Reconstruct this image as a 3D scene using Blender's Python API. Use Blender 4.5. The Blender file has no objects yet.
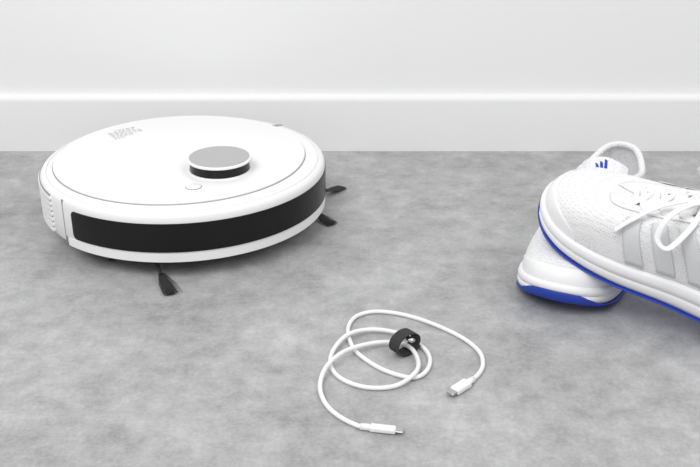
import bpy, math, random
from mathutils import Vector, Matrix
from mathutils.bvhtree import BVHTree
random.seed(4)
S = bpy.context.scene
S.view_settings.view_transform = 'Standard'

# ------------------------------------------------------------ helpers
def mat(name, col, rough=0.5, metal=0.0, spec=0.5, bump=None, vary=None, dots=None):
    m = bpy.data.materials.new(name); m.use_nodes = True
    nt = m.node_tree; b = nt.nodes['Principled BSDF']
    b.inputs['Base Color'].default_value = (*col, 1)
    b.inputs['Roughness'].default_value = rough
    b.inputs['Metallic'].default_value = metal
    b.inputs['Specular IOR Level'].default_value = spec
    tc = nt.nodes.new('ShaderNodeTexCoord')
    if vary:
        sc, amt = vary
        n = nt.nodes.new('ShaderNodeTexNoise'); n.inputs['Scale'].default_value = sc
        nt.links.new(tc.outputs['Object'], n.inputs['Vector'])
        mx = nt.nodes.new('ShaderNodeMix'); mx.data_type = 'RGBA'
        mx.inputs[6].default_value = (*[c*(1-amt) for c in col], 1)
        mx.inputs[7].default_value = (*[min(1, c*(1+amt)) for c in col], 1)
        nt.links.new(n.outputs['Fac'], mx.inputs[0])
        nt.links.new(mx.outputs[2], b.inputs['Base Color'])
    if dots:
        sc, amt = dots
        n = nt.nodes.new('ShaderNodeTexVoronoi'); n.inputs['Scale'].default_value = sc; n.inputs['Randomness'].default_value = .35
        nt.links.new(tc.outputs['Object'], n.inputs['Vector'])
        r = nt.nodes.new('ShaderNodeValToRGB'); r.color_ramp.elements[0].position = .12; r.color_ramp.elements[1].position = .38
        r.color_ramp.elements[0].color = (*[c*(1-amt) for c in col], 1); r.color_ramp.elements[1].color = (*col, 1)
        nt.links.new(n.outputs['Distance'], r.inputs[0]); nt.links.new(r.outputs[0], b.inputs['Base Color'])
    if bump:
        kind, sc, st, dist = bump
        if kind == 'noise':
            n = nt.nodes.new('ShaderNodeTexNoise'); n.inputs['Scale'].default_value = sc
            out = n.outputs['Fac']
        else:
            n = nt.nodes.new('ShaderNodeTexVoronoi'); n.inputs['Scale'].default_value = sc; n.inputs['Randomness'].default_value = .35
            out = n.outputs['Distance']
        nt.links.new(tc.outputs['Object'], n.inputs['Vector'])
        bp = nt.nodes.new('ShaderNodeBump'); bp.inputs['Strength'].default_value = st
        bp.inputs['Distance'].default_value = dist
        nt.links.new(out, bp.inputs['Height'])
        nt.links.new(bp.outputs['Normal'], b.inputs['Normal'])
    return m

def mesh(name, v, f, m, parent=None, smooth=True, loc=None):
    me = bpy.data.meshes.new(name); me.from_pydata([tuple(p) for p in v], [], f); me.update()
    me.materials.append(m)
    if smooth:
        me.polygons.foreach_set('use_smooth', [True]*len(me.polygons))
    o = bpy.data.objects.new(name, me); S.collection.objects.link(o)
    import bmesh
    bm = bmesh.new(); bm.from_mesh(me); bmesh.ops.recalc_face_normals(bm, faces=bm.faces); bm.to_mesh(me); bm.free()
    if parent: o.parent = parent
    if loc: o.location = loc
    return o

def empty(name, loc=(0, 0, 0)):
    e = bpy.data.objects.new(name, None); S.collection.objects.link(e)
    e.location = loc; e.empty_display_size = .05
    return e

def box(name, lo, hi, m, parent=None, bev=0.0):
    x0, y0, z0 = lo; x1, y1, z1 = hi
    v = [(x0,y0,z0),(x1,y0,z0),(x1,y1,z0),(x0,y1,z0),(x0,y0,z1),(x1,y0,z1),(x1,y1,z1),(x0,y1,z1)]
    f = [(0,3,2,1),(4,5,6,7),(0,1,5,4),(1,2,6,5),(2,3,7,6),(3,0,4,7)]
    o = mesh(name, v, f, m, parent, smooth=False)
    if bev:
        b = o.modifiers.new('bev', 'BEVEL'); b.width = bev; b.segments = 3
    return o

def lathe(name, prof, m, parent=None, n=160, c=(0, 0, 0), autos=True):
    v = []; f = []
    for r, z in prof:
        for i in range(n):
            a = 2*math.pi*i/n
            v.append((c[0]+r*math.cos(a), c[1]+r*math.sin(a), c[2]+z))
    for j in range(len(prof)-1):
        for i in range(n):
            k = (i+1) % n
            f.append((j*n+i, j*n+k, (j+1)*n+k, (j+1)*n+i))
    f.append(tuple(range(n))[::-1]); f.append(tuple((len(prof)-1)*n+i for i in range(n)))
    o = mesh(name, v, f, m, parent)
    if autos:
        o.data.set_sharp_from_angle(angle=math.radians(35))
    return o

def cr(p0, p1, p2, p3, t):
    return 0.5*((2*p1)+(-p0+p2)*t+(2*p0-5*p1+4*p2-p3)*t*t+(-p0+3*p1-3*p2+p3)*t**3)

def smooth_path(pts, sub=8):
    P = [Vector(p) for p in pts]; P = [2*P[0]-P[1]]+P+[2*P[-1]-P[-2]]
    out = []
    for i in range(1, len(P)-2):
        for k in range(sub):
            out.append(cr(P[i-1], P[i], P[i+1], P[i+2], k/sub))
    out.append(P[-2]); return out

def tube(name, pts, r, m, parent=None, n=12, flat=1.0, upv=None, taper=None):
    P = [Vector(p) for p in pts]; v = []; f = []
    N = len(P); ref = Vector(upv) if upv else Vector((0, 0, 1))
    for i, p in enumerate(P):
        t = (P[min(i+1, N-1)]-P[max(i-1, 0)]).normalized()
        s = t.cross(ref)
        if s.length < 1e-4: s = t.cross(Vector((1, 0, 0)))
        s.normalize(); u = s.cross(t).normalized()
        rr = r*(taper(i/(N-1)) if taper else 1)
        for k in range(n):
            a = 2*math.pi*k/n
            v.append(p+s*(rr*math.cos(a))+u*(rr*flat*math.sin(a)))
    for i in range(N-1):
        for k in range(n):
            q = (k+1) % n
            f.append((i*n+k, i*n+q, (i+1)*n+q, (i+1)*n+k))
    f.append(tuple(range(n))); f.append(tuple((N-1)*n+k for k in range(n)))
    return mesh(name, v, f, m, parent)

# ------------------------------------------------------------ materials
M_wall = mat('wall_paint', (.87, .87, .872), .85, bump=('noise', 220, .05, .001))
M_base = mat('baseboard_paint', (.85, .85, .852), .6)
M_white = mat('white_plastic', (.88, .88, .88), .38)
M_white2 = mat('white_plastic_shell', (.85, .85, .85), .42)
M_grey = mat('grey_plastic', (.43, .43, .43), .40)
M_seam = mat('seam_grey', (.30, .30, .30), .6)
M_black = mat('black_gloss', (.006, .006, .006), .28, spec=.3)
M_rub = mat('black_rubber', (.015, .015, .015), .7)
M_brist = mat('bristles', (.03, .03, .032), .6)
M_cable = mat('cable_white', (.87, .87, .87), .5)
M_metal = mat('connector_metal', (.55, .55, .56), .25, metal=1)
M_strap = mat('strap_fabric', (.035, .035, .037), .85, bump=('vor', 1500, .6, .0005), vary=(900, .5))
M_ink = mat('print_ink', (.42, .42, .42), .6)

def floor_mat():
    m = bpy.data.materials.new('floor_concrete_vinyl'); m.use_nodes = True
    nt = m.node_tree; b = nt.nodes['Principled BSDF']; L = nt.links.new
    tc = nt.nodes.new('ShaderNodeTexCoord')
    def noise(sc, det, rough, dist=0):
        n = nt.nodes.new('ShaderNodeTexNoise'); n.inputs['Scale'].default_value = sc
        n.inputs['Detail'].default_value = det; n.inputs['Roughness'].default_value = rough
        n.inputs['Distortion'].default_value = dist
        L(tc.outputs['Object'], n.inputs['Vector']); return n.outputs['Fac']
    def math_(op, a, bb):
        n = nt.nodes.new('ShaderNodeMath'); n.operation = op
        for i, q in enumerate((a, bb)):
            if isinstance(q, (int, float)): n.inputs[i].default_value = q
            else: L(q, n.inputs[i])
        return n.outputs[0]
    a = noise(8, 4, .6, 0); c = noise(36, 10, .72, .1); d = noise(260, 4, .7)
    s = math_('ADD', math_('MULTIPLY', a, .34), math_('ADD', math_('MULTIPLY', c, .46), math_('MULTIPLY', d, .20)))
    cr_ = nt.nodes.new('ShaderNodeValToRGB')
    e = cr_.color_ramp.elements
    e[0].position = .37; e[0].color = (.26, .26, .262, 1)
    e[1].position = .63; e[1].color = (.54, .54, .542, 1)
    x = e.new(.46); x.color = (.352, .352, .354, 1)
    x = e.new(.53); x.color = (.425, .425, .427, 1)
    L(s, cr_.inputs[0]); L(cr_.outputs[0], b.inputs['Base Color'])
    b.inputs['Roughness'].default_value = .5; b.inputs['Specular IOR Level'].default_value = .35
    bp = nt.nodes.new('ShaderNodeBump'); bp.inputs['Strength'].default_value = .05; bp.inputs['Distance'].default_value = .001
    L(s, bp.inputs['Height']); L(bp.outputs[0], b.inputs['Normal'])
    return m

# ------------------------------------------------------------ room
WY = 1.40
box('floor', (-2.2, -1.2, -.05), (2.2, WY, 0), floor_mat())
box('wall_back', (-2.2, WY, -.05), (2.2, WY+.1, 2.4), M_wall)
prof = [(0, 0), (-.012, 0), (-.012, .077), (-.0115, .0810), (-.009, .0845), (-.006, .086), (0, .0865)]
v = []; f = []
for x in (-2.2, 2.2):
    for y, z in prof: v.append((x, WY+y-.0002, z+.0002))
n = len(prof)
for i in range(n): f.append((i, (i+1) % n, n+(i+1) % n, n+i))
f += [tuple(range(n)), tuple(range(n, 2*n))]
bb = mesh('baseboard_back', v, f, M_base); bb.data.set_sharp_from_angle(angle=math.radians(40))

# ------------------------------------------------------------ robot vacuum
C = (-.211, 1.139)
R = .179
vac = empty('robot_vacuum', (-.207, 1.143, 0))
vac.scale = (.98, .98, 1.03)
def pol(r, deg, z):
    a = math.radians(deg); return Vector((r*math.sin(a), -r*math.cos(a), z))
lathe('body_shell', [(.150, .016), (.166, .018), (.173, .021), (.1765, .025), (.1775, .030), (.178, .032),
      (.179, .034), (.179, .070), (.1782, .0740), (.1765, .0765), (.1735, .0780), (.1712, .0783),
      (.1709, .0770), (.1698, .0770), (.1695, .0783), (.10, .0783)], M_white2, vac, n=220)
lathe('underside', [(.152, .0125), (.156, .0165)], M_rub, vac)
FR = 35
lc = pol(-.010, FR, 0)
lathe('top_lid', [(.1585, .0783), (.1590, .0800), (.1580, .0812), (.155, .0818), (.02, .0820)], M_white, vac, n=200, c=(lc.x, lc.y, 0))
lathe('lid_seam', [(.1598, .0782), (.1598, .0786)], M_seam, vac, n=200, c=(lc.x, lc.y, 0))

def band(name, a0, a1, z0, z1, r, m, rc=.006, th=.0015, n=120, pw=2):
    v = []; f = []
    span = math.radians(a1-a0)*r; rows = 6
    for i in range(n+1):
        t = .5-.5*math.cos(math.pi*i/n)
        s = t*span; d = min(s, span-s)
        ins = 0 if d >= rc else rc-math.sqrt(max(0, rc*rc-(rc-d)**2))
        for k in range(rows):
            z = (z0+ins)+(z1-z0-2*ins)*k/(rows-1)
            v.append(pol(r, a0+(a1-a0)*t, z))
        v.append(pol(r-th, a0+(a1-a0)*t, z1-ins)); v.append(pol(r-th, a0+(a1-a0)*t, z0+ins))
    w = rows+2
    for i in range(n):
        for k in range(w):
            q = (k+1) % w
            f.append((i*w+k, i*w+q, (i+1)*w+q, (i+1)*w+k))
    f += [tuple(range(w)), tuple(n*w+k for k in range(w))]
    o = mesh(name, v, f, m, vac); o.data.set_sharp_from_angle(angle=math.radians(35)); return o
band('bumper_window', -38, 112, .0345, .0680, .1798, M_black)
band('bumper_gap', -43.6, -43.1, .026, .0765, .1792, M_seam, rc=.0001, n=4)
band('bumper_lip', -42, 114, .0225, .0320, .1790, M_white, rc=.002)
for i in range(7):
    z = .029+i*.0064
    band('vent_slat_%d' % (i+1), -104, -52, z, z+.0040, .1808, M_white, rc=.0018, th=.003)
    band('vent_shadow_%d' % (i+1), -103, -53, z+.0040, z+.0064, .1793, M_seam, rc=.0005, th=.001)
tc_ = (-.160-C[0], 1.092-C[1], 0)
lathe('lidar_base', [(.0392, .0815), (.0392, .0828), (.0385, .0834)], M_white, vac, n=96, c=tc_)
lathe('lidar_window', [(.0368, .083), (.0362, .0945)], M_black, vac, n=96, c=tc_)
lathe('lidar_cap', [(.0365, .0938), (.0385, .0942), (.0392, .0952), (.0390, .0966), (.0380, .0974), (.0374, .0974)], M_white, vac, n=96, c=tc_)
lathe('lidar_cap_disc', [(.0370, .0970), (.0368, .0979)], M_grey, vac, n=96, c=tc_)
bc_ = (-.184-C[0], 1.034-C[1], 0)
lathe('power_button_ring', [(.0098, .0818), (.0096, .0824)], M_seam, vac, n=48, c=bc_)
lathe('power_button', [(.0091, .0819), (.0089, .0829), (.0084, .0831)], M_white, vac, n=48, c=bc_)
o = mesh('lid_notch', [pol(.160, 139.0, .0816), pol(.1775, 139.2, .0785), pol(.1775, 140.6, .0785), pol(.160, 140.2, .0816),
      pol(.160, 139.0, .077), pol(.1775, 139.2, .075), pol(.1775, 140.6, .075), pol(.160, 140.2, .077)],
     [(0,1,2,3),(4,7,6,5),(0,4,5,1),(1,5,6,2),(2,6,7,3),(3,7,4,0)], M_ink, vac, smooth=False)
v = []; f = []
def dash(x0, y0, w, h, ang):
    c, s = math.cos(ang), math.sin(ang); b = len(v)
    for dx, dy in ((0,0),(w,0),(w,h),(0,h)):
        v.append((x0+dx*c-dy*s, y0+dx*s+dy*c, .08235))
    f.append((b, b+1, b+2, b+3))
ang = math.radians(35); ox, oy = -.313-C[0], 1.202-C[1]
for row in range(6):
    x = 0
    L_ = (.014, .030, .044, .046, .034, .040)[row]
    if row == 5: x = .012
    while x < L_:
        w = random.uniform(.002, .006)
        c, s = math.cos(ang), math.sin(ang)
        yy = row*.0060
        dash(ox+x*c-yy*s, oy+x*s+yy*c, w, .0017, ang); x += w+.0022
mesh('printed_marks', v, f, M_ink, vac, smooth=False)
for nm, a in (('wheel_left', FR-90), ('wheel_right', FR+90)):
    c = pol(.11, a, .0325); d = pol(1, a, 0)
    tube(nm, [c-d*.012, c+d*.012], .0325, M_rub, vac, n=40)
c = pol(.12, FR, .010); d = pol(1, FR+90, 0)
tube('caster', [c-d*.008, c+d*.008], .010, M_rub, vac, n=24)

def brush(name, cx, cy, angs, lens):
    v = []; f = []
    def spike(a, b, r0, r1):
        a = Vector(a); b = Vector(b); t = (b-a).normalized(); s = t.cross(Vector((0, 0, 1))).normalized(); u = s.cross(t)
        base = len(v)
        for p, r in ((a, r0), (b, r1)):
            for k in range(5):
                q = 2*math.pi*k/5; v.append(p+s*r*math.cos(q)+u*r*math.sin(q))
        for k in range(5):
            q = (k+1) % 5; f.append((base+k, base+q, base+5+q, base+5+k))
    o = Vector((cx-C[0], cy-C[1], .012))
    for a, L in zip(angs, lens):
        a = math.radians(a); d = Vector((math.cos(a), math.sin(a), 0)); p = Vector((-d.y, d.x, 0))
        mid = o+d*L*.62; mid.z = .0085
        spike(o, mid, .0028, .0024)
        for k in range(130):
            w = random.gauss(0, .40)
            tip = o+d*(L*random.uniform(.95, 1.02))+p*(w*.0095+.003); tip.z = .0007+random.random()*.002
            st = mid+p*(w*.0028)-d*.004
            md = (st+tip)*.5+p*(w*.002); md.z = .0045
            spike(st, md, .00035, .0003); spike(md, tip, .0003, .0002)
    mesh(name, v, f, M_brist, vac, smooth=False)
    lathe(name+'_hub', [(.010, .008), (.012, .010), (.012, .018)], M_rub, vac, n=32, c=(o.x, o.y, 0))
brush('side_brush_left', -.236, 1.012, (-69, 51, 171), (.094, .07, .05))
brush('side_brush_right', -.070, 1.165, (50, -50, 170), (.096, .071, .07))

# ------------------------------------------------------------ cable
cab = empty('charging_cable', (.05, .80, 0))
CP = [(.1095,.759),(.1206,.774),(.1275,.792),(.1265,.815),(.1126,.841),(.0845,.869),(.0545,.888),(.0264,.894),(.0063,.8835),
 (-.002,.859),(.002,.826),(.0126,.804),(.0332,.781),(.0581,.769),(.072,.7795),(.0774,.802),(.0712,.824),(.0504,.845),
 (.0223,.851),(-.002,.839),(-.0166,.813),(-.0181,.788),(-.0065,.7655),(.0166,.7525),(.0425,.754),(.0611,.7706),(.0654,.795),
 (.0589,.8166),(.0426,.826),(.0197,.822),(-.0049,.804),(-.0218,.7795),(-.0277,.754),(-.0225,.7287),(-.0106,.709),(.0069,.694),(.019,.690)]
Z = {17:.0045, 18:.006, 19:.0072, 20:.0045, 24:.0035, 25:.0068, 26:.0045, 27:.006, 28:.006, 29:.007, 30:.0095, 31:.0085, 32:.004, 0:.0035, 36:.0032}
pts = [(x-.05, y-.80, Z.get(i, .0023)) for i, (x, y) in enumerate(CP)]
tube('cord', smooth_path(pts, 10), .0022, M_cable, cab, n=12)
def connector(name, a, b, tip, w, h, tw, th):
    a = Vector(a); b = Vector(b); tip = Vector(tip)
    def rbox(nm, p, q, w, h, m):
        d = (q-p); L = d.length; o = box(nm, (0, -w/2, -h/2), (L, w/2, h/2), m, cab, bev=min(w, h)*.32)
        o.location = p; o.rotation_euler = d.to_track_quat('X', 'Z').to_euler()
    rbox(name+'_body', a, b, w, h, M_cable)
    rbox(name+'_tip', b-(tip-b)*.2, tip, tw, th, M_metal)
    d = (b-a).normalized()
    tube(name+'_relief', [a-d*.008, a+d*.002], .0030, M_cable, cab, n=16)
connector('usb_c', (.1095-.05,.759-.80,.0038), (.0950-.05,.7445-.80,.0038), (.0905-.05,.740-.80,.0038), .0105, .0062, .008, .0026)
connector('lightning', (.017-.05,.6905-.80,.0032), (.0395-.05,.6865-.80,.0032), (.046-.05,.6853-.80,.0032), .0078, .0052, .0062, .0016)
v = []; f = []
sa = math.radians(-50)
ax = Vector((math.cos(sa), math.sin(sa), 0)); pr = Vector((-ax.y, ax.x, 0)); cc = Vector((.0535-.05, .815-.80, .0130))
NN = 60
for i in range(NN+1):
    a = math.radians(-100+i*(430/NN))
    rr = .0120+.0022*max(0, i/NN-.8)*5
    for e, dr in ((-.0065, 0), (.0065, 0), (.0065, .0012), (-.0065, .0012)):
        v.append(cc+ax*e+pr*((rr+dr)*math.cos(a)*1.15)+Vector((0, 0, (rr+dr)*.88*math.sin(a))))
for i in range(NN):
    for k in range(4):
        q = (k+1) % 4; f.append((i*4+k, i*4+q, (i+1)*4+q, (i+1)*4+k))
f += [(0, 1, 2, 3), tuple(NN*4+k for k in range(4))]
o = mesh('strap', v, f, M_strap, cab); o.data.set_sharp_from_angle(angle=math.radians(40))
tube('strap_buckle', [cc+pr*.003+Vector((0,0,.004))-ax*.007, cc+pr*.003+Vector((0,0,.004))+ax*.0085], .0032, M_metal, cab, n=16, flat=.6)

# ------------------------------------------------------------ running shoes
M_knit = mat('shoe_mesh_knit', (.84, .84, .85), .8, bump=('vor', 380, .7, .0009), dots=(380, .26))
M_over = mat('shoe_overlay', (.87, .87, .88), .5)
M_mid = mat('shoe_foam_midsole', (.87, .87, .88), .55, bump=('noise', 500, .08, .0005))
M_blue = mat('shoe_blue_rubber', (.012, .045, .38), .45)
M_str = mat('shoe_stripe_grey', (.68, .69, .70), .45)
M_lace = mat('shoe_lace', (.88, .88, .88), .8, bump=('vor', 1400, .5, .0004))
M_lin = mat('shoe_lining', (.66, .66, .67), .9)
FE = [(0,.003),(.010,.031),(.042,.048),(.10,.051),(.16,.043),(.22,.037),(.265,.033),(.288,.020),
      (.295,0),(.288,-.020),(.265,-.032),(.22,-.034),(.16,-.037),(.10,-.046),(.042,-.045),(.010,-.027)]
TL = [(.090,0,.070),(.0905,.007,.0705),(.096,.013,.073),(.128,.017,.085),(.163,.022,.099),(.205,.031,.092),(.250,.031,.086),(.279,.018,.100),
      (.286,0,.104),(.279,-.018,.100),(.250,-.031,.086),(.205,-.031,.092),(.163,-.022,.099),(.128,-.017,.085),(.096,-.013,.073),(.0905,-.007,.0705)]
def zb(x):
    z = 0
    if x < .10: z += .017*((.10-x)/.10)**2
    if x > .25: z += .006*((x-.25)/.045)**2
    return z
def zt(x):
    t = min(1, max(0, x/.295)); return zb(x)*.85+.023+.014*t*t*(3-2*t)
def per(P, u):
    n = len(P); i = int(math.floor(u)) % n; t = u-math.floor(u)
    return cr(Vector(P[(i-1) % n]), Vector(P[i]), Vector(P[(i+1) % n]), Vector(P[(i+2) % n]), t)

def shoe(name, mirror, loops):
    root = empty(name)
    sg = -1 if mirror else 1
    def fe(u):
        p = per([(a, b*sg, 0) for a, b in FE], u); p.z = 0; return p
    def nrm(u):
        t = fe(u+.02)-fe(u-.02); nn = Vector((t.y, -t.x, 0)); nn.normalize()
        c = Vector((min(.24, max(.06, fe(u).x)), 0, 0))
        if nn.dot(fe(u)-c) < 0: nn = -nn
        return nn
    def surf(u, t, off=0):
        def s(u, t):
            p0 = fe(u); n = nrm(u); p0 = p0-n*.001; p0.z = zt(p0.x)-.003
            p1 = per([(a, b*sg, c) for a, b, c in TL], u)
            dz = p1.z-p0.z; dx = Vector((p0.x-p1.x, p0.y-p1.y, 0))
            c1 = p0+n*.003+Vector((0, 0, .76*dz)); c2 = p1+dx*.50+Vector((0, 0, -.05*dz))
            return p0*(1-t)**3+c1*3*t*(1-t)**2+c2*3*t*t*(1-t)+p1*t**3
        p = s(u, t)
        if off:
            du = s(u+.03, t)-s(u-.03, t); dt = s(u, min(1, t+.02))-s(u, max(0, t-.02))
            nn = du.cross(dt).normalized()
            if nn.dot(nrm(u)+Vector((0, 0, .6))) < 0: nn = -nn
            p = p+nn*off
        return p
    def patch(nm, fn, nu, nv, m, off=.0011, th=.0012):
        v = []; f = []
        for i in range(nu+1):
            for j in range(nv+1):
                u, t = fn(i/nu, j/nv); v.append(surf(u, t, off))
        for i in range(nu):
            for j in range(nv):
                a = i*(nv+1)+j; f.append((a, a+1, a+nv+2, a+nv+1))
        o = mesh(nm, v, f, m, root)
        if th:
            sm = o.modifiers.new('s', 'SOLIDIFY'); sm.thickness = th; sm.offset = 0
        return o
    NU, NV = 160, 16; v = []; f = []
    for i in range(NU):
        for j in range(NV+1): v.append(surf(16*i/NU, j/NV))
    w = NV+1
    for i in range(NU):
        k = (i+1) % NU
        for j in range(NV): f.append((i*w+j, i*w+j+1, k*w+j+1, k*w+j))
    o = mesh('upper', v, f, M_knit, root)
    sm = o.modifiers.new('s', 'SOLIDIFY'); sm.thickness = .003; sm.offset = -1
    tube_pts = [surf(u/10, 1)+Vector((0, 0, -.001)) for u in range(46, 115)]
    tube('collar_padding', tube_pts, .0040, M_knit, root, n=12)
    def loft(nm, rings, m, cap=True):
        n = 160; v = []; f = []
        for fn in rings:
            for i in range(n): v.append(fn(16*i/n))
        for j in range(len(rings)-1):
            for i in range(n):
                k = (i+1) % n; f.append((j*n+i, j*n+k, (j+1)*n+k, (j+1)*n+i))
        if cap:
            f.append(tuple(range(n))); f.append(tuple((len(rings)-1)*n+i for i in range(n)))
        return mesh(nm, v, f, m, root)
    def ring(off, fr):
        def g(u):
            p = fe(u); q = p+nrm(u)*off; q.z = zb(p.x)+.002+(zt(p.x)-zb(p.x)-.002)*fr; return q
        return g
    loft('midsole', [ring(-.006, 0), ring(.001, .02), ring(.0036, .2), ring(.0044, .40), ring(.0036, .50), ring(.0026, .54), ring(.0038, .58),
                     ring(.0042, .75), ring(.0034, .93), ring(.0018, 1.0), ring(-.006, 1.0)], M_mid)
    def blue(off, top):
        def g(u):
            p = fe(u); q = p+nrm(u)*off
            d = abs(((u+8) % 16)-8); e = math.exp(-(d/1.25)**4)
            h = .0024+.0112*e
            q.z = zb(p.x)+h*top; return q
        return g
    loft('outsole', [blue(-.008, 0), blue(.0005, 0), blue(.0035, .15), blue(.0050, .6), blue(.0048, .92), blue(.0040, 1.0), blue(-.002, 1.0)], M_blue)
    patch('toe_guard', lambda a, b: ((-2.3+4.6*a), .01+b*.30*math.sqrt(max(.0004, 1-abs(2*a-1)**2.2))), 60, 6, M_over, off=.0004, th=.0007)
    for side, s0 in (('a', 1), ('b', -1)):
        patch('eyestay_'+side, lambda a, b: ((16+s0*(.6+3.7*a)) % 16, .80+.20*b-.0*a), 30, 4, M_over, off=.0012)
        for k in range(3):
            patch('stripe_%s_%d' % (side, k+1), lambda a, b, k=k: ((16+s0*(2.60+k*.49+.29*a+.55*(1-b))) % 16, .05+.60*b), 6, 14, M_str, off=.0012, th=.0006)
        patch('heel_overlay_'+side, lambda a, b: (8+s0*(.02+1.5*a), .03+b*(.60-.35*a)), 20, 8, M_over, off=.0010)
    patch('heel_tab', lambda a, b: (7.55+.9*a, .55+.44*b), 12, 8, M_str, off=.0018)
    v = []; n = 64
    for i in range(n):
        u = 16*i/n; p = fe(u)-nrm(u)*.004; p.z = zt(p.x)+.003; v.append(p)
    mesh('footbed', v, [tuple(range(n))], M_lin, root)
    TP = smooth_path([(.080, 0, .063), (.10, 0, .072), (.125, 0, .082), (.15, 0, .092), (.170, 0, .102), (.184, 0, .111), (.189, 0, .116)], 5)
    v = []; f = []; W = 12; n = len(TP)
    for side in (0, 1):
        for i, p in enumerate(TP):
            t = i/(n-1); hw = .013+.013*min(1, t*1.6)
            if t > .80: hw *= math.sqrt(max(.16, 1-((t-.80)/.21)**2.5))
            tan = (TP[min(i+1, n-1)]-TP[max(0, i-1)]).normalized(); up = Vector((-tan.z, 0, tan.x))
            for j in range(W+1):
                y = (2*j/W-1)
                th = (.0035+.0025*min(1, max(0, t-.5)*4))*math.sqrt(max(0, 1-y**4))
                v.append(p+Vector((0, y*hw, 0))+up*(-.0075*y*y*(hw/.026)+(th if side == 0 else -th)))
    q = n*(W+1)
    for i in range(n-1):
        for j in range(W):
            a = i*(W+1)+j
            f.append((a, a+1, a+W+2, a+W+1)); f.append((q+a, q+a+W+1, q+a+W+2, q+a+1))
    for i in range(n-1):
        for j in (0, W):
            a = i*(W+1)+j; f.append((a, a+W+1, q+a+W+1, q+a))
    for j in range(W):
        for i in (0, n-1):
            a = i*(W+1)+j; f.append((a, a+1, q+a+1, q+a))
    mesh('tongue', v, f, M_knit, root)
    a = TP[int(n*.70)]; b = TP[int(n*.90)]; tan = (b-a).normalized(); up = Vector((-tan.z, 0, tan.x)); cen = (a+b)*.5+up*.0064
    for k in range(3):
        y0 = (-.0065+k*.0045)*sg; h = (.004, .0075, .011)[k]
        vv = [cen+Vector((0, y0*1, 0))-tan*.005, cen+Vector((0, y0+.0032*sg, 0))-tan*.005,
              cen+Vector((0, y0+.0010*sg, 0))+tan*(h-.005), cen+Vector((0, y0-.0022*sg, 0))+tan*(h-.0035)]
        vv += [p-up*.004 for p in vv]
        mesh('emblem_bar_%d' % (k+1), vv, [(0,1,2,3),(4,7,6,5),(0,4,5,1),(1,5,6,2),(2,6,7,3),(3,7,4,0)], M_blue, root, smooth=False)
    def tz(x):
        best = min(TP, key=lambda p: abs(p.x-x)); return best.z
    us = [1.9, 2.5, 3.0, 3.45, 3.9]
    E = []
    for u in us:
        E.append((surf(u, .90, .0015), surf(16-u, .90, .0015)))
    for i, (A, B) in enumerate(E):
        m1 = (A+B)*.5
        pth = [A-Vector((0, 0, .003)), A+Vector((0, 0, .0016)), Vector((A.x*.7+m1.x*.3, A.y*.5, tz(m1.x)+.0062)), Vector((m1.x+.002, 0, tz(m1.x)+.0075)),
               Vector((B.x*.7+m1.x*.3, B.y*.5, tz(m1.x)+.0062)), B+Vector((0, 0, .0016)), B-Vector((0, 0, .003))]
        tube('lace_row_%d' % (i+1), smooth_path(pth, 6), .0038, M_lace, root, n=10, flat=.34)
        if i < 4:
            C2, D2 = E[i+1]
            for nm, P, Q in (('x', A, D2), ('y', B, C2)):
                mm = (P+Q)*.5
                pth = [P, Vector((P.x*.7+Q.x*.3, P.y*.45, tz(mm.x)+.0045)), Vector((mm.x, 0, tz(mm.x)+.0055)), Vector((P.x*.3+Q.x*.7, Q.y*.45, tz(mm.x)+.0055)), Q]
                tube('lace_cross_%d%s' % (i+1, nm), smooth_path(pth, 5), .0035, M_lace, root, n=10, flat=.34)
    k0 = Vector((.150, 0, tz(.150)+.011))
    tube('lace_knot', smooth_path([k0+Vector((0, -.008, -.003)), k0+Vector((0, -.003, .002)), k0+Vector((0, .003, .002)), k0+Vector((0, .008, -.003))], 6), .0052, M_lace, root, n=12, flat=.7)
    for i, lp in enumerate(loops):
        pth = [k0+Vector(p) for p in lp]
        tube('lace_bow_%d' % (i+1), smooth_path(pth, 8), .0030, M_lace, root, n=10, flat=.42)
    return root

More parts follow.
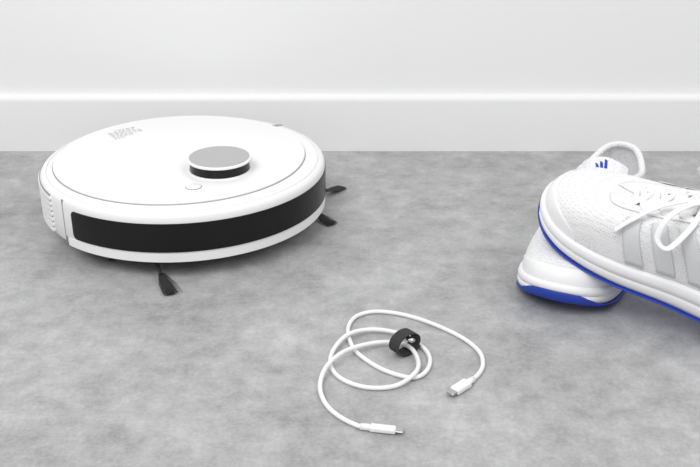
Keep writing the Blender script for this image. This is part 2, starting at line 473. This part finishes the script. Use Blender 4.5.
LO = [
 [(0,.004,0),(-.010,.020,.006),(-.022,.040,.002),(-.026,.052,-.012),(-.014,.050,-.018),(-.004,.030,-.006),(.001,.006,.001)],
 [(0,-.004,0),(-.008,-.022,.006),(-.018,-.042,-.002),(-.018,-.055,-.018),(-.006,-.054,-.024),(.002,-.030,-.008),(.001,-.006,.001)],
 [(0,.003,.001),(.008,.018,.004),(.012,.034,-.006),(.006,.047,-.024),(.0,.052,-.040)],
 [(0,-.003,.001),(-.014,-.014,.002),(-.034,-.026,-.010),(-.050,-.040,-.026),(-.060,-.0475,-.040)],
]
def place(root, tip, direction, pitch, roll, sc=(1, 1, 1)):
    d = Vector((*direction, 0)).normalized(); c, s = math.cos(pitch), math.sin(pitch)
    X = Vector((d.x*c, d.y*c, -s)); Y = Vector((-d.y, d.x, 0)); Zv = X.cross(Y)
    Mx = Matrix((X, Y, Zv)).transposed()
    Mx = Mx @ Matrix.Rotation(roll, 3, 'X') @ Matrix.Diagonal(sc)
    M4 = Mx.to_4x4(); M4.translation = Vector(tip); root.matrix_world = M4
    return M4

B_ = shoe('running_shoe', True, [])
MB = place(B_, (.212, .894, 0), (.46, .888), 0, 0, (.97, 1.04, .97))
A_ = shoe('running_shoe', False, LO)
def trees(root, M, names):
    out = []
    for o in root.children:
        if any(o.name.startswith(k) for k in names):
            out.append(BVHTree.FromPolygons([M @ v.co for v in o.data.vertices], [tuple(p.vertices) for p in o.data.polygons]))
    return out
tB = trees(B_, MB, ('upper', 'lace_row', 'midsole', 'tongue'))
done = False
for z0 in (.066, .069, .072, .075, .078):
    for rl in (11, 12, 13):
        MA = place(A_, (.214, .980, z0), (.80, -.60), math.asin((z0-.012)/.295), math.radians(rl), (1.05, 1.05, 1.05))
        if not any(a.overlap(b) for a in trees(A_, MA, ('outsole',)) for b in tB):
            done = True; break
    if done: break
print('A', z0, rl, done)

# ------------------------------------------------------------ light
w = bpy.data.worlds.new('World'); S.world = w; w.use_nodes = True
bg = w.node_tree.nodes['Background']; bg.inputs[0].default_value = (1, 1, 1, 1); bg.inputs[1].default_value = .59
def area(name, loc, tgt, size, power):
    l = bpy.data.lights.new(name, 'AREA'); l.shape = 'SQUARE'; l.size = size; l.energy = power
    o = bpy.data.objects.new(name, l); S.collection.objects.link(o); o.location = loc
    o.rotation_euler = (Vector(tgt)-Vector(loc)).to_track_quat('-Z', 'Y').to_euler()
area('softbox_key', (-.9, -.3, 2.0), (0, 1.1, 0), 1.4, 33)
area('softbox_fill', (1.3, .0, 1.7), (0, 1.1, 0), 1.3, 11)

# ------------------------------------------------------------ camera
cam = bpy.data.cameras.new('Camera'); cam.lens = 50; cam.sensor_width = 36
co = bpy.data.objects.new('Camera', cam); S.collection.objects.link(co)
co.location = (0, 0, .51); co.rotation_euler = (math.radians(65), 0, 0)
S.camera = co
